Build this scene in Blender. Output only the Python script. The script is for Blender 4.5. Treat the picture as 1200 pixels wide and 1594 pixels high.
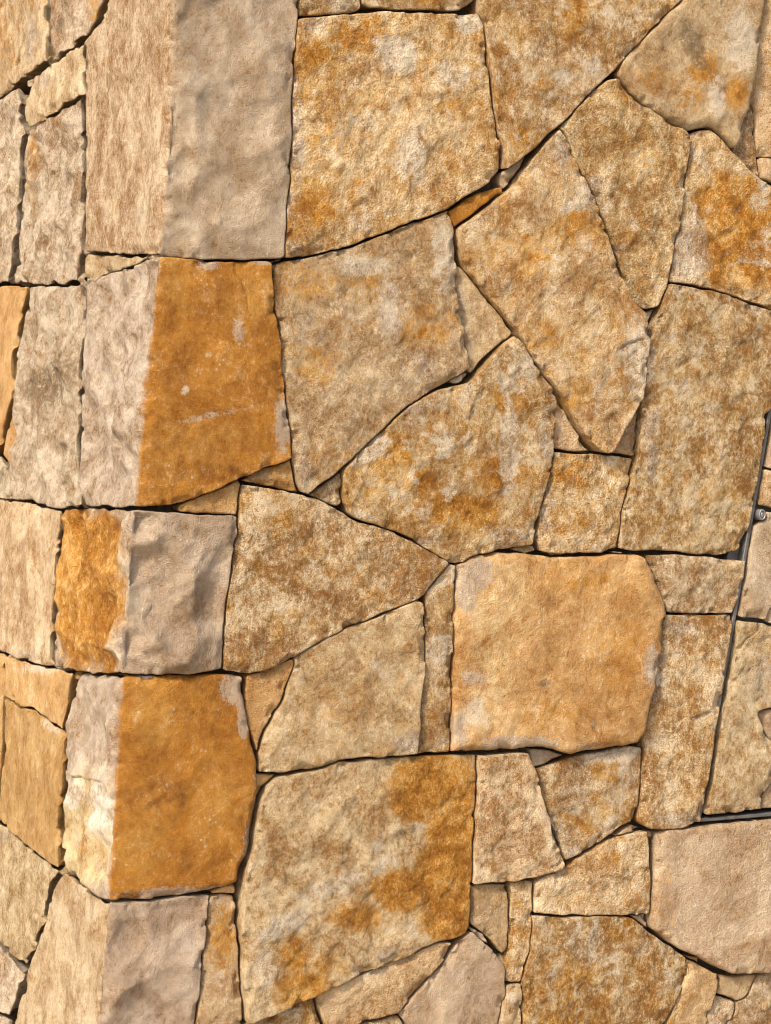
import bpy, math, random
import numpy as np
from mathutils import Vector
from mathutils.geometry import delaunay_2d_cdt

# ------------------------------------------------------------------ camera, world, sun, exposure
for o in list(bpy.data.objects):
    bpy.data.objects.remove(o)
scene = bpy.context.scene
COL = scene.collection
RX, RY, FPX = 1200, 1594, 3760.0
TH, PH, DIST = math.radians(23.4), math.radians(3.0), 4.7
AIM = np.array([0.52, 0.0, 1.27])
FWD = np.array([math.sin(TH)*math.cos(PH), math.cos(TH)*math.cos(PH), -math.sin(PH)])
RIGHT = np.array([math.cos(TH), -math.sin(TH), 0.0])
UP = np.cross(RIGHT, FWD)
CAM = AIM - DIST*FWD
cd = bpy.data.cameras.new('camera')
cam = bpy.data.objects.new('camera', cd)
COL.objects.link(cam)
cam.location = CAM
cam.rotation_euler = Vector(FWD).to_track_quat('-Z', 'Y').to_euler()
cd.sensor_fit = 'HORIZONTAL'
cd.sensor_width = 36.0
cd.lens = 36.0*FPX/RX
cd.clip_start = 0.05
cd.clip_end = 12000
scene.camera = cam
scene.render.resolution_x, scene.render.resolution_y = 771, 1024

SUN = np.array([-0.61, -0.42, 0.67]); SUN /= np.linalg.norm(SUN)
w = bpy.data.worlds.new('World'); scene.world = w; w.use_nodes = True
nt = w.node_tree
bg = nt.nodes['Background']
sky = nt.nodes.new('ShaderNodeTexSky'); sky.sky_type = 'NISHITA'; sky.sun_disc = False
sky.sun_elevation = math.asin(SUN[2])
sky.sun_rotation = math.atan2(SUN[0], SUN[1])
nt.links.new(sky.outputs[0], bg.inputs[0])
sky.dust_density = 3.5; sky.air_density = 0.9
bg.inputs[1].default_value = 0.14
sl = bpy.data.lights.new('sun', 'SUN'); sl.energy = 2.2; sl.angle = math.radians(9.0); sl.color = (1.0, 0.92, 0.80)
so = bpy.data.objects.new('sun', sl); COL.objects.link(so)
so.rotation_euler = Vector(-SUN).to_track_quat('-Z', 'Y').to_euler()
so.location = (-4, -4, 6)
scene.render.engine = 'CYCLES'
scene.cycles.filter_width = 1.0
scene.view_settings.view_transform = 'Standard'
scene.view_settings.look = 'None'
scene.view_settings.gamma = 1.0
scene.view_settings.exposure = 0.97
scene.view_settings.use_curve_mapping = False

# ------------------------------------------------------------------ numeric helpers
_rng = np.random.RandomState(7)
_P = _rng.permutation(256); _P = np.concatenate([_P, _P, _P])
_G = _rng.normal(size=(256, 3)); _G /= np.linalg.norm(_G, axis=1)[:, None]

def perlin(p):
    p = np.asarray(p, float)
    i = np.floor(p).astype(int); f = p-i; i &= 255
    u = f*f*f*(f*(f*6-15)+10)
    out = 0.0
    for dx in (0, 1):
        for dy in (0, 1):
            for dz in (0, 1):
                h = _P[_P[_P[(i[:, 0]+dx) & 255]+((i[:, 1]+dy) & 255)]+((i[:, 2]+dz) & 255)]
                g = _G[h]
                d = g[:, 0]*(f[:, 0]-dx)+g[:, 1]*(f[:, 1]-dy)+g[:, 2]*(f[:, 2]-dz)
                wx = u[:, 0] if dx else 1-u[:, 0]
                wy = u[:, 1] if dy else 1-u[:, 1]
                wz = u[:, 2] if dz else 1-u[:, 2]
                out = out+d*wx*wy*wz
    return out*1.5

def fbm(p, octaves=4, gain=0.5):
    a, s, o = 1.0, 1.0, 0.0
    for k in range(octaves):
        o = o+a*perlin(p*s+17.3*k); a *= gain; s *= 2.03
    return o

def p3(uv, scale, z=0.0):
    return np.column_stack([uv[:, 0]*scale, uv[:, 1]*scale, np.full(len(uv), z)])

def sstep(a, b, x):
    t = np.clip((x-a)/(b-a), 0, 1)
    return t*t*(3-2*t)

def facets(uv, cell, seed, warp=0.2):
    """split-stone relief: shallow conchoidal scoops that meet in ridges"""
    w_ = np.column_stack([fbm(p3(uv, 1.3/cell, seed), 3), fbm(p3(uv, 1.3/cell, seed+9), 3)])
    q = uv/cell+w_*warp
    base = np.floor(q).astype(int)
    val = np.full(len(uv), 1e9)
    r = np.random.RandomState(int(seed*13) % 99991)
    tab = r.rand(64*64, 2); tz = r.uniform(-1, 1, (64*64, 3))
    for dx in (-1, 0, 1):
        for dy in (-1, 0, 1):
            c = base+(dx, dy)
            k = (c[:, 0] % 64)*64+(c[:, 1] % 64)
            e = q-c-tab[k]
            h = tz[k, 0]*0.45+0.8*(tz[k, 1]*e[:, 0]+tz[k, 2]*e[:, 1])+0.75*(e**2).sum(1)
            val = np.minimum(val, h)
    return val

# ------------------------------------------------------------------ wall frame: front face y = 0, left face runs back (+Y) from a battered arris
def ray(px, py):
    d = FWD+(px-RX/2)/FPX*RIGHT-(py-RY/2)/FPX*UP
    return d

ARRIS_PX = [(276, -420), (270, -70), (267, 200), (251, 400), (232, 567), (212, 790), (203, 880), (193, 1047),
            (184, 1180), (170, 1402), (153, 1594), (146, 1680), (120, 2100)]
_ap = []
for a in ARRIS_PX:
    d = ray(*a); s = -CAM[1]/d[1]; _ap.append((CAM+s*d)[[0, 2]])
_ap = np.array(_ap)[::-1]          # ascending height

def ua(z):
    return np.interp(z, _ap[:, 1], _ap[:, 0])

def arris_px(py):
    ys = [a[1] for a in ARRIS_PX]; xs = [a[0] for a in ARRIS_PX]
    return np.interp(py, ys, xs)

def to_uv(px, py):
    d = ray(px, py)
    if px >= arris_px(py):
        P = CAM+d*(-CAM[1]/d[1])
        return (max(P[0]-ua(P[2]), 0.0), P[2])
    z = 1.2
    for _ in range(12):
        s = (ua(z)-CAM[0])/d[0]; z = CAM[2]+s*d[2]
    P = CAM+s*d
    return (-max(P[1], 0.0), P[2])

def fold(uv, h, rr=0.0035):
    """unfolded wall coordinates + height above the face -> world"""
    u, v = uv[:, 0], uv[:, 1]
    t = sstep(-rr, rr, u)
    n = np.column_stack([-(1-t), -t, np.zeros(len(u))])
    n /= np.linalg.norm(n, axis=1)[:, None]
    base = np.column_stack([ua(v)+np.maximum(u, 0), np.maximum(-u, 0), v])
    rnd = np.where(np.abs(u) < rr, (rr-np.abs(u))*0.25, 0)
    return base+n*(h-rnd)[:, None]

# ------------------------------------------------------------------ materials
def stone_material():
    m = bpy.data.materials.new('weathered_limestone'); m.use_nodes = True
    t = m.node_tree; N = t.nodes; L = t.links
    bs = N['Principled BSDF']
    def nd(tp, **kw):
        n = N.new(tp)
        for k, v in kw.items(): setattr(n, k, v)
        return n
    def link(a, b): L.new(a, b)
    def math_(op, a, b=None, c=None, clamp=False):
        n = nd('ShaderNodeMath', operation=op, use_clamp=clamp)
        for i, x in enumerate((a, b, c)):
            if x is None: continue
            if isinstance(x, (int, float)): n.inputs[i].default_value = x
            else: link(x, n.inputs[i])
        return n.outputs[0]
    def maprange(x, a, b, c=0.0, d=1.0, smooth=True):
        n = nd('ShaderNodeMapRange'); n.interpolation_type = 'SMOOTHSTEP' if smooth else 'LINEAR'
        link(x, n.inputs[0])
        for i, v in enumerate((a, b, c, d)): n.inputs[i+1].default_value = v
        return n.outputs[0]
    def mix(f, a, b, blend='MIX'):
        n = nd('ShaderNodeMix', data_type='RGBA', blend_type=blend)
        if isinstance(f, (int, float)): n.inputs[0].default_value = f
        else: link(f, n.inputs[0])
        for i, x in ((6, a), (7, b)):
            if isinstance(x, tuple): n.inputs[i].default_value = x
            else: link(x, n.inputs[i])
        return n.outputs[2]
    geo = nd('ShaderNodeNewGeometry')
    sd = nd('ShaderNodeAttribute', attribute_name='seed')
    va = nd('ShaderNodeVectorMath', operation='ADD'); link(geo.outputs['Position'], va.inputs[0]); link(sd.outputs['Vector'], va.inputs[1])
    P = va.outputs[0]
    vs = nd('ShaderNodeVectorMath', operation='SCALE'); link(P, vs.inputs[0]); link(sd.outputs['Alpha'], vs.inputs['Scale'])
    P = vs.outputs[0]
    def noise(scale, detail=5, rough=0.55, dist=0.0, vec=None):
        n = nd('ShaderNodeTexNoise'); n.inputs['Scale'].default_value = scale
        n.inputs['Detail'].default_value = detail; n.inputs['Roughness'].default_value = rough
        n.inputs['Distortion'].default_value = dist
        link(vec or P, n.inputs['Vector']); return n.outputs['Fac']
    mp = nd('ShaderNodeMapping'); mp.inputs['Rotation'].default_value = (0, 0.5, 0); mp.inputs['Scale'].default_value = (2.4, 2.4, 0.9)
    link(P, mp.inputs['Vector'])
    n1 = noise(9, 8, 0.68, 0.6)
    n2 = noise(34, 8, 0.72, 0.4)
    n3 = noise(120, 6, 0.75)
    n4 = noise(380, 3, 0.6)
    o1 = noise(13, 8, 0.66, 0.8)
    o2 = noise(48, 7, 0.75, 0.3)
    q1 = noise(16.7, 8, 0.7, 0.7)
    ns = noise(75, 5, 0.7, 0.3, mp.outputs[0])       # bedding / tooling streaks
    tint = nd('ShaderNodeAttribute', attribute_name='tint').outputs['Color']
    mk = nd('ShaderNodeAttribute', attribute_name='mask'); sm = nd('ShaderNodeSeparateColor'); link(mk.outputs['Color'], sm.inputs[0])
    pr = nd('ShaderNodeAttribute', attribute_name='par'); sp = nd('ShaderNodeSeparateColor'); link(pr.outputs['Color'], sp.inputs[0])
    mot, pit, gro = sp.outputs[0], sp.outputs[1], sp.outputs[2]
    def dev(n, k): return math_('MULTIPLY', math_('SUBTRACT', n, 0.5), k)
    def add(*xs):
        r = xs[0]
        for x in xs[1:]: r = math_('ADD', r, x)
        return r
    # tone: brown hollows, body colour, cream crystals
    tone = math_('MULTIPLY', add(dev(n1, 1.8), dev(n2, 2.6), dev(n3, 2.6), dev(ns, 1.6), dev(n4, 1.5)), math_('ADD', 0.12, math_('MULTIPLY', pit, 0.88)))
    def toned(c, lo_k=(0.64, 0.465, 0.265, 1), hi=(0.80, 0.65, 0.44, 1), hk=0.62):
        c1 = mix(maprange(tone, 0.02, -0.52), c, mix(1.0, c, lo_k, 'MULTIPLY'))
        return mix(math_('MULTIPLY', maprange(tone, 0.02, 0.50), math_('ADD', 0.3, math_('MULTIPLY', pit, 0.7))), c1, mix(hk, c, hi))
    cl = maprange(add(n1, dev(o1, 0.6)), 0.34, 0.66)
    tint = mix(1.0, tint, mix(cl, (0.82, 0.76, 0.68, 1), (1.14, 1.16, 1.18, 1)), 'MULTIPLY')
    base = toned(tint)
    rag = add(dev(o2, 2.6), dev(n3, 2.0), dev(ns, 0.9))
    # grey-brown skin, also the shade painted on the left edges of some stones
    gy = maprange(add(sm.outputs[2], dev(q1, 1.0), math_('MULTIPLY', rag, 0.6), math_('MULTIPLY', mot, 0.10)), 0.36, 0.76)
    base = mix(math_('MULTIPLY', gy, 0.88), base, toned((0.39, 0.295, 0.205, 1)))
    # iron staining: traced patches merged with the stone's own mottling
    om = add(math_('MULTIPLY', sm.outputs[0], 0.35), math_('MULTIPLY', dev(o1, 5.0), mot), math_('MULTIPLY', rag, 0.85), math_('MULTIPLY', mot, 0.48))
    om = maprange(om, 0.40, 0.66)
    stc = mix(maprange(n1, 0.34, 0.66), (0.35, 0.175, 0.034, 1), (0.49, 0.282, 0.084, 1))
    base = mix(math_('MULTIPLY', om, 0.85), base, toned(stc, hk=0.5))
    om = maprange(add(sm.outputs[0], math_('MULTIPLY', dev(o1, 1.4), mot), math_('MULTIPLY', rag, 0.70), dev(n3, 1.6), dev(n4, 1.3)), 0.42, 0.68)
    stc = mix(maprange(n1, 0.36, 0.64), (0.345, 0.142, 0.013, 1), (0.49, 0.222, 0.028, 1))
    base = mix(math_('MULTIPLY', om, 0.95), base, toned(stc, lo_k=(0.62, 0.50, 0.36, 1), hi=(0.74, 0.52, 0.22, 1), hk=0.55))
    # pale calcite
    pm = add(sm.outputs[1], math_('MULTIPLY', dev(q1, -4.2), mot), math_('MULTIPLY', rag, -0.7), math_('MULTIPLY', mot, 0.22))
    pm = maprange(pm, 0.38, 0.74)
    base = mix(math_('MULTIPLY', pm, 0.84), base, toned((0.56, 0.46, 0.33, 1)))
    dk = maprange(add(mk.outputs['Alpha'], math_('MULTIPLY', rag, 0.9), dev(q1, 1.2)), 0.25, 1.05)
    base = mix(math_('MULTIPLY', dk, 0.8), base, toned((0.19, 0.122, 0.058, 1)))
    # small bruises and quartz specks
    vor = nd('ShaderNodeTexVoronoi'); vor.inputs['Scale'].default_value = 48; link(P, vor.inputs['Vector'])
    speck = math_('MULTIPLY', maprange(add(vor.outputs['Distance'], dev(n3, 0.35)), 0.20, 0.09), maprange(n1, 0.5, 0.62))
    base = mix(math_('MULTIPLY', speck, 0.5), base, (0.60, 0.52, 0.40, 1))
    link(base, bs.inputs['Base Color'])
    bs.inputs['Roughness'].default_value = 0.9
    bs.inputs['Specular IOR Level'].default_value = 0.25
    # relief finer than the mesh
    hh = add(math_('MULTIPLY', n2, 0.22), math_('MULTIPLY', n3, 0.55), math_('MULTIPLY', n4, 0.60), math_('MULTIPLY', ns, math_('MULTIPLY', gro, 0.4)))
    bu = nd('ShaderNodeBump'); bu.inputs['Strength'].default_value = 1.0
    link(math_('MULTIPLY', math_('ADD', 0.30, pit), 0.0100), bu.inputs['Distance'])
    link(hh, bu.inputs['Height']); link(bu.outputs[0], bs.inputs['Normal'])
    return m

def simple_material(name, col, rough, metal=0.0, nscale=40, var=0.35, bump=0.002):
    m = bpy.data.materials.new(name); m.use_nodes = True
    t = m.node_tree; N = t.nodes; L = t.links; bs = N['Principled BSDF']
    tc = N.new('ShaderNodeNewGeometry')
    n = N.new('ShaderNodeTexNoise'); n.inputs['Scale'].default_value = nscale; n.inputs['Detail'].default_value = 7
    n.inputs['Roughness'].default_value = 0.65
    L.new(tc.outputs['Position'], n.inputs['Vector'])
    r = N.new('ShaderNodeValToRGB'); L.new(n.outputs['Fac'], r.inputs[0])
    r.color_ramp.elements[0].position = 0.3; r.color_ramp.elements[1].position = 0.7
    r.color_ramp.elements[0].color = tuple(c*(1-var) for c in col)+(1,)
    r.color_ramp.elements[1].color = tuple(min(c*(1+var), 1) for c in col)+(1,)
    L.new(r.outputs[0], bs.inputs['Base Color'])
    bs.inputs['Roughness'].default_value = rough; bs.inputs['Metallic'].default_value = metal
    b = N.new('ShaderNodeBump'); b.inputs['Distance'].default_value = bump; b.inputs['Strength'].default_value = 0.8
    L.new(n.outputs['Fac'], b.inputs['Height']); L.new(b.outputs[0], bs.inputs['Normal'])
    return m

M_STONE = stone_material()
M_CORE = simple_material('rubble_mortar', (0.10, 0.08, 0.06), 0.95, 0, 60, 0.4, 0.006)
M_STEEL = simple_material('galvanised_steel', (0.125, 0.115, 0.105), 0.55, 0.4, 55, 0.35, 0.0008)
M_STEEL_D = simple_material('dull_steel', (0.13, 0.125, 0.12), 0.6, 0.5, 50, 0.35, 0.001)
M_LOCK = simple_material('zinc_lock', (0.24, 0.23, 0.215), 0.5, 0.6, 90, 0.2, 0.0005)
M_GROUND = simple_material('dry_gravel_ground', (0.40, 0.33, 0.24), 0.95, 0, 30, 0.35, 0.01)

# ------------------------------------------------------------------ setting
gm = bpy.data.meshes.new('ground')
gm.from_pydata([(-4000, -4000, 0), (4000, -4000, 0), (4000, 4000, 0), (-4000, 4000, 0)], [], [(0, 1, 2, 3)])
gm.materials.append(M_GROUND)
go = bpy.data.objects.new('ground', gm); go['kind'] = 'structure'; COL.objects.link(go)

wall = bpy.data.objects.new('stone_masonry', None); COL.objects.link(wall)
wall.location = (0.6, 0.3, 0)
wall['label'] = 'tan and ochre fieldstone wall with a squared corner and dark open joints'
wall['category'] = 'wall'

def link_part(name, verts, faces, mat, parent, origin=None, label=None, smooth=None):
    verts = np.asarray(verts, float)
    org = verts.mean(0) if origin is None else np.asarray(origin, float)
    me = bpy.data.meshes.new(name)
    me.from_pydata((verts-org).tolist(), [], [list(map(int, f)) for f in faces])
    me.materials.append(mat)
    if smooth is not None:
        me.polygons.foreach_set('use_smooth', smooth)
    me.update()
    o = bpy.data.objects.new(name, me); COL.objects.link(o)
    pw = np.array(parent_world(parent))
    o.parent = parent; o.location = org-pw
    WORLD[o.name] = org
    if label: o['label'] = label
    return o

WORLD = {wall.name: np.array(wall.location)}
def parent_world(p): return WORLD[p.name]

# rubble core behind the facing
ZT = 2.5
zs = np.linspace(0, ZT, 8)
cv, cf = [], []
for z in zs:
    a = ua(z)+0.062
    cv += [(a, 0.062, z), (2.05, 0.062, z), (2.05, 0.6, z), (0.9, 0.6, z), (0.9, 2.05, z), (a, 2.05, z)]
for k in range(len(zs)-1):
    for i in range(6):
        j = (i+1) % 6
        cf.append((k*6+i, k*6+j, (k+1)*6+j, (k+1)*6+i))
cf.append(tuple(range(5, -1, -1))); cf.append(tuple(range((len(zs)-1)*6, len(zs)*6)))
link_part('wall_core', cv, cf, M_CORE, wall)

# ------------------------------------------------------------------ one stone
PRE = {  # tint, mottle, pit, relief(m), scoop amplitude(m), scoop cell(m), streak
    'T': ((0.470, 0.316, 0.152), 0.85, 1.00, 0.0042, 0.0040, 0.055, 0.3),
    'B': ((0.400, 0.278, 0.150), 0.62, 0.90, 0.0038, 0.0050, 0.070, 0.3),
    'S': ((0.445, 0.305, 0.162), 0.35, 0.60, 0.0032, 0.0060, 0.090, 0.3),
    'C': ((0.545, 0.392, 0.220), 0.30, 1.00, 0.0045, 0.0050, 0.060, 0.3),
    'P': ((0.468, 0.364, 0.248), 0.10, 0.85, 0.0065, 0.0210, 0.060, 0.5),
    'V': ((0.432, 0.342, 0.245), 0.04, 0.60, 0.0045, 0.0300, 0.080, 0.5),
    'Y': ((0.495, 0.362, 0.205), 0.40, 0.75, 0.0042, 0.0060, 0.080, 0.5),
    'K': ((0.465, 0.315, 0.185), 0.28, 0.95, 0.0035, 0.0040, 0.080, 0.5),
    'O': ((0.350, 0.150, 0.018), 0.10, 0.34, 0.0026, 0.0030, 0.100, 0.2),
    'A': ((0.430, 0.252, 0.092), 0.18, 0.44, 0.0028, 0.0035, 0.090, 0.3),
    'G': ((0.385, 0.290, 0.200), 0.03, 0.40, 0.0022, 0.0160, 0.095, 0.9),
    'R': ((0.348, 0.262, 0.173), 0.02, 0.40, 0.0020, 0.0290, 0.095, 0.4),
    'D': ((0.378, 0.268, 0.165), 0.15, 0.42, 0.0025, 0.0030, 0.100, 0.3),
}
HF, HL = 0.0043, 0.0056
TINTS = {'y': (0.60, 0.46, 0.24), 'w': (0.66, 0.59, 0.48), 'a': (0.40, 0.195, 0.036), 'b': (0.205, 0.078, 0.010), 'e': (0.36, 0.25, 0.15)}
_count = [0]

def inside(poly, pts):
    x, y = pts[:, 0], pts[:, 1]
    res = np.zeros(len(pts), bool)
    x1, y1 = poly[:, 0], poly[:, 1]; x2, y2 = np.roll(x1, -1), np.roll(y1, -1)
    for a, b, c, d in zip(x1, y1, x2, y2):
        if b == d: continue
        m = ((b > y) != (d > y)) & (x < (c-a)*(y-b)/(d-b)+a)
        res ^= m
    return res

def seg_dist(poly, pts):
    a = poly; b = np.roll(poly, -1, 0); ab = b-a; l2 = (ab**2).sum(1)+1e-16
    out = np.empty(len(pts))
    for s in range(0, len(pts), 1500):
        p = pts[s:s+1500, None, :]
        t = np.clip(((p-a)*ab).sum(2)/l2, 0, 1)
        out[s:s+1500] = np.sqrt((((a+t[..., None]*ab)-p)**2).sum(2).min(1))
    return out

def resample(poly, ds):
    nx = np.roll(poly, -1, 0); out = []
    for a, b in zip(poly, nx):
        n = max(1, int(round(np.linalg.norm(b-a)/ds)))
        for k in range(n): out.append(a+(b-a)*k/n)
    return np.array(out)

def inward(poly):
    t = np.roll(poly, -1, 0)-np.roll(poly, 1, 0)
    n = np.column_stack([-t[:, 1], t[:, 0]])
    return n/(np.linalg.norm(n, axis=1)[:, None]+1e-12)

def area(p):
    return 0.5*np.sum(p[:, 0]*np.roll(p[:, 1], -1)-np.roll(p[:, 0], -1)*p[:, 1])

def stone(name, px, left=None, front=None, blobs=(), proud=None, tilt=None, gap=None, rnd=None, depth=0.085,
          label=None, parent=None, coarse=1.0, smooth_it=None, tint=None, cracks=()):
    _count[0] += 1; k = _count[0]
    rs = np.random.RandomState(1000+k)
    parent = parent or wall
    gap = gap or 0.0019
    # outline in unfolded wall coordinates, with extra points where it crosses the arris
    pts = []
    n = len(px)
    for i in range(n):
        a = np.array(px[i], float); b = np.array(px[(i+1) % n], float)
        m = max(1, int(np.linalg.norm(b-a)/40))
        for q in range(m):
            c = a+(b-a)*q/m
            pts.append(to_uv(*c))
        sa = a[0]-arris_px(a[1]); sb = b[0]-arris_px(b[1])
        if sa*sb < 0:
            c = a+(b-a)*sa/(sa-sb); pts.append((0.0, to_uv(c[0]+0.01, c[1])[1]))
    poly = np.array(pts); poly[:, 1] = np.maximum(poly[:, 1], 0.004)
    if area(poly) < 0: poly = poly[::-1]
    onleft = poly[:, 0].mean() < 0
    h = (HL if onleft else HF)*coarse
    ds = h*0.8
    ext = poly.max(0)-poly.min(0); small = min(ext) < 0.05
    loop = resample(poly, ds)
    # wobble shared with the neighbours, then this stone's own wear
    wob = np.column_stack([fbm(p3(loop, 28, 3.1), 2), fbm(p3(loop, 28, 8.7), 2)])*0.0022
    loop = loop+wob
    it = smooth_it if smooth_it is not None else (1 if small else 2)
    for _ in range(it):
        loop = 0.5*loop+0.25*(np.roll(loop, 1, 0)+np.roll(loop, -1, 0))
    nin = inward(loop)
    g = gap*(0.75+1.5*fbm(p3(loop, 13, 5+k), 2))
    gj = 0.0018*np.maximum(0, fbm(p3(loop, 60, 2+k), 3))
    gl = np.where(loop[:, 0] < 0, 1.4+2.8*np.abs(nin[:, 0]), 1.0)
    g = np.clip(g, 0.0004, 0.006 if not small else 0.003)*gl+gj
    loop = loop+nin*g[:, None]
    loop = 0.6*loop+0.2*(np.roll(loop, 1, 0)+np.roll(loop, -1, 0))
    # interior points
    lo, hi = loop.min(0), loop.max(0)
    gx = np.arange(lo[0], hi[0], h); gy = np.arange(lo[1], hi[1], h*0.87)
    X, Y = np.meshgrid(gx, gy); X[1::2] += h*0.5
    ip = np.column_stack([X.ravel(), Y.ravel()])+rs.uniform(-0.28, 0.28, (X.size, 2))*h
    ip = ip[inside(loop, ip)] if len(ip) else ip
    ringd = [0.0014, 0.0038]
    rings = []
    nin2 = inward(loop)
    for r_ in ringd:
        q = loop+nin2*r_; q = q[inside(loop, q)]
        if len(q): q = q[seg_dist(loop, q) > r_*0.8]
        rings.append(q)
    if len(ip): ip = ip[seg_dist(loop, ip) > 0.0055]
    quoin = loop[:, 0].min() < -0.01 and loop[:, 0].max() > 0.01
    ex = []
    if quoin:
        ip = ip[np.abs(ip[:, 0]) > 0.0055]
        vv = np.arange(lo[1], hi[1], h*0.8)
        for uu in (-0.0045, -0.0018, 0.0, 0.0018, 0.0045):
            q = np.column_stack([np.full(len(vv), uu), vv]); q = q[inside(loop, q)]
            q = q[seg_dist(loop, q) > 0.003] if len(q) else q
            ex.append(q)
    lines = []
    for cpts, cdep, cstep in cracks:
        ln = np.array([to_uv(*c) for c in cpts]); sg = []
        for a, b in zip(ln[:-1], ln[1:]):
            m_ = max(2, int(np.linalg.norm(b-a)/0.004))
            sg += [a+(b-a)*q_/m_ for q_ in range(m_)]
        ln = np.array(sg); ln = ln+np.column_stack([fbm(p3(ln, 60, k), 3), fbm(p3(ln, 60, k+3), 3)])*0.004
        lines.append((ln, cdep, cstep))
        tg = np.gradient(ln, axis=0); nn = np.column_stack([-tg[:, 1], tg[:, 0]]); nn /= np.linalg.norm(nn, axis=1)[:, None]
        ip = ip[np.sqrt(((ip[:, None]-ln[None])**2).sum(2).min(1)) > 0.004]
        for of in (-0.003, -0.0012, 0.0012, 0.003):
            q = ln+nn*of; q = q[inside(loop, q)]
            if len(q): q = q[seg_dist(loop, q) > 0.0045]
            ex.append(q)
    allp = np.vstack([loop]+[q for q in rings+[ip]+ex if len(q)])
    nb = len(loop)
    ed = [(i, (i+1) % nb) for i in range(nb)]
    res = delaunay_2d_cdt([Vector(p) for p in allp], ed, [], 1, 1e-7)
    uv = np.array([(p.x, p.y) for p in res[0]]); tris = [f for f in res[2]]
    used = np.zeros(len(uv), bool)
    for f in tris:
        for i in f: used[i] = True
    remap = -np.ones(len(uv), int); remap[used] = np.arange(used.sum())
    uv = uv[used]; tris = [tuple(int(remap[i]) for i in f) for f in tris]
    # boundary edges of the triangulation
    cnt = {}
    for f in tris:
        for a, b in ((f[0], f[1]), (f[1], f[2]), (f[2], f[0])):
            if (b, a) in cnt: del cnt[(b, a)]
            else: cnt[(a, b)] = 1
    bedges = list(cnt)
    d = seg_dist(loop, uv)
    L_ = PRE[left or front]; F_ = PRE[front or left]
    t = sstep(-0.0012, 0.0012, uv[:, 0]) if quoin else np.full(len(uv), 0.0 if onleft else 1.0)
    par = lambda i: L_[i]*(1-t)+F_[i]*t
    ctr = loop.mean(0)
    if proud is None and onleft: proud = 0.012
    if proud is None: proud = rs.uniform(-0.007, 0.007) if not small else rs.uniform(-0.014, -0.006)
    if not quoin and not onleft and not small: proud = proud*1.4
    if tilt is None: tilt = rs.uniform(-0.03, 0.03, 2)*(0 if quoin else 0.2 if onleft else 1)
    rad = rnd if rnd is not None else (0.0024 if not small else 0.0024)
    rad = rad*(1+0.9*fbm(p3(uv, 14, k+0.5), 2))
    rad = np.clip(rad, 0.0012, 0.03)
    q = np.clip(d/rad, 0, 1)
    prof = -rad*(1-np.sqrt(np.maximum(0, 1-(1-q)**2)))
    win = 0.2+0.8*sstep(0, 0.022, d)
    warp = np.column_stack([fbm(p3(uv, 20, k), 2), fbm(p3(uv, 20, k+4), 2)])*0.012
    rel = par(3)*(fbm(p3(uv+warp, 9, k*3.7), 2, 0.5)*1.0+fbm(p3(uv+warp, 30, k*1.9), 4, 0.55)*0.85)
    fc = np.where(t < 0.5, facets(uv, L_[5], k*1.0+0.3), facets(uv, F_[5], k*1.0+7.3))
    fc = fc+0.30*np.where(t < 0.5, facets(uv, L_[5]*0.42, k+31.3), facets(uv, F_[5]*0.42, k+57.3))
    fac = par(4)*fc
    xt = 2.2*fbm(p3(uv+warp*0.5, 11, k*2.3+1), 3, 0.5)+3
    xt2 = 2.0*fbm(p3(uv+warp, 27, k*1.1+6), 3, 0.5)+3
    q4 = lambda z_: np.floor(z_)+sstep(0.40, 0.60, z_-np.floor(z_))
    rel = rel*0.5+par(3)*(0.45*(q4(xt)-3)+0.28*(q4(xt2)-3))
    if quoin: fac = fac*(1+1.3*np.exp(-np.maximum(uv[:, 0], 0)/0.05)*(uv[:, 0] > 0)*(F_[4] > 0.005))
    # chips knocked off the edge
    ch = sstep(0.12, 0.42, fbm(p3(uv, 24, k+77.7), 3))*sstep(0.020, 0.0, d)*0.009
    bul = 0.0016*(1-np.exp(-d/0.03))
    if quoin:
        nearA = np.exp(-np.abs(uv[:, 0])/0.012)
        rel = rel*(1-0.6*nearA); fac = fac*(1-0.6*nearA)
    hgt = proud+prof+bul+win*(rel+fac)-ch+(uv-ctr)@np.asarray(tilt)
    for ln, cdep, cstep in lines:
        df = uv[:, None]-ln[None]; d2 = (df**2).sum(2); ni = d2.argmin(1); dd = np.sqrt(d2[np.arange(len(uv)), ni])
        tg = np.gradient(ln, axis=0)[ni]; e = df[np.arange(len(uv)), ni]
        sg = np.sign(tg[:, 0]*e[:, 1]-tg[:, 1]*e[:, 0])
        end = np.minimum(ni, len(ln)-1-ni)*0.004
        fade = sstep(0, 0.03, end)
        hgt = hgt-cdep*np.exp(-(dd/0.0022)**2)*fade-cstep*(sg > 0)*np.exp(-dd/0.05)*fade
    if quoin:
        av = np.column_stack([np.zeros(len(uv)), uv[:, 1]*30, np.full(len(uv), k*1.7)])
        hgt = hgt-sstep(0.0, 0.4, fbm(av, 3))*0.0055*np.exp(-(uv[:, 0]/0.008)**2)-0.0035*np.abs(fbm(p3(uv, 45, k+5.5), 3))*np.exp(-(uv[:, 0]/0.012)**2)
    wv = fold(uv, hgt)
    # sides running back into the wall
    bv = sorted({i for e in bedges for i in e}); bi = {v: i for i, v in enumerate(bv)}
    bu = uv[bv]
    near = np.array([np.argmin(((loop-p)**2).sum(1)) for p in bu])
    inn = nin2[near]
    onl = (bu[:, 0] < -0.004)[:, None]                      # undercut added to left-face sides so the joints fall into shade
    back1 = fold(np.where(onl, bu+inn*min(0.012, 0.2*min(ext)), bu+inn*0.0012), np.where(onl[:, 0], hgt[bv]-0.010, hgt[bv]-0.02))
    back2 = fold(np.where(onl, bu+inn*min(0.016, 0.25*min(ext)), bu+inn*0.004), np.full(len(bv), -depth))
    nv = len(wv)
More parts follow.
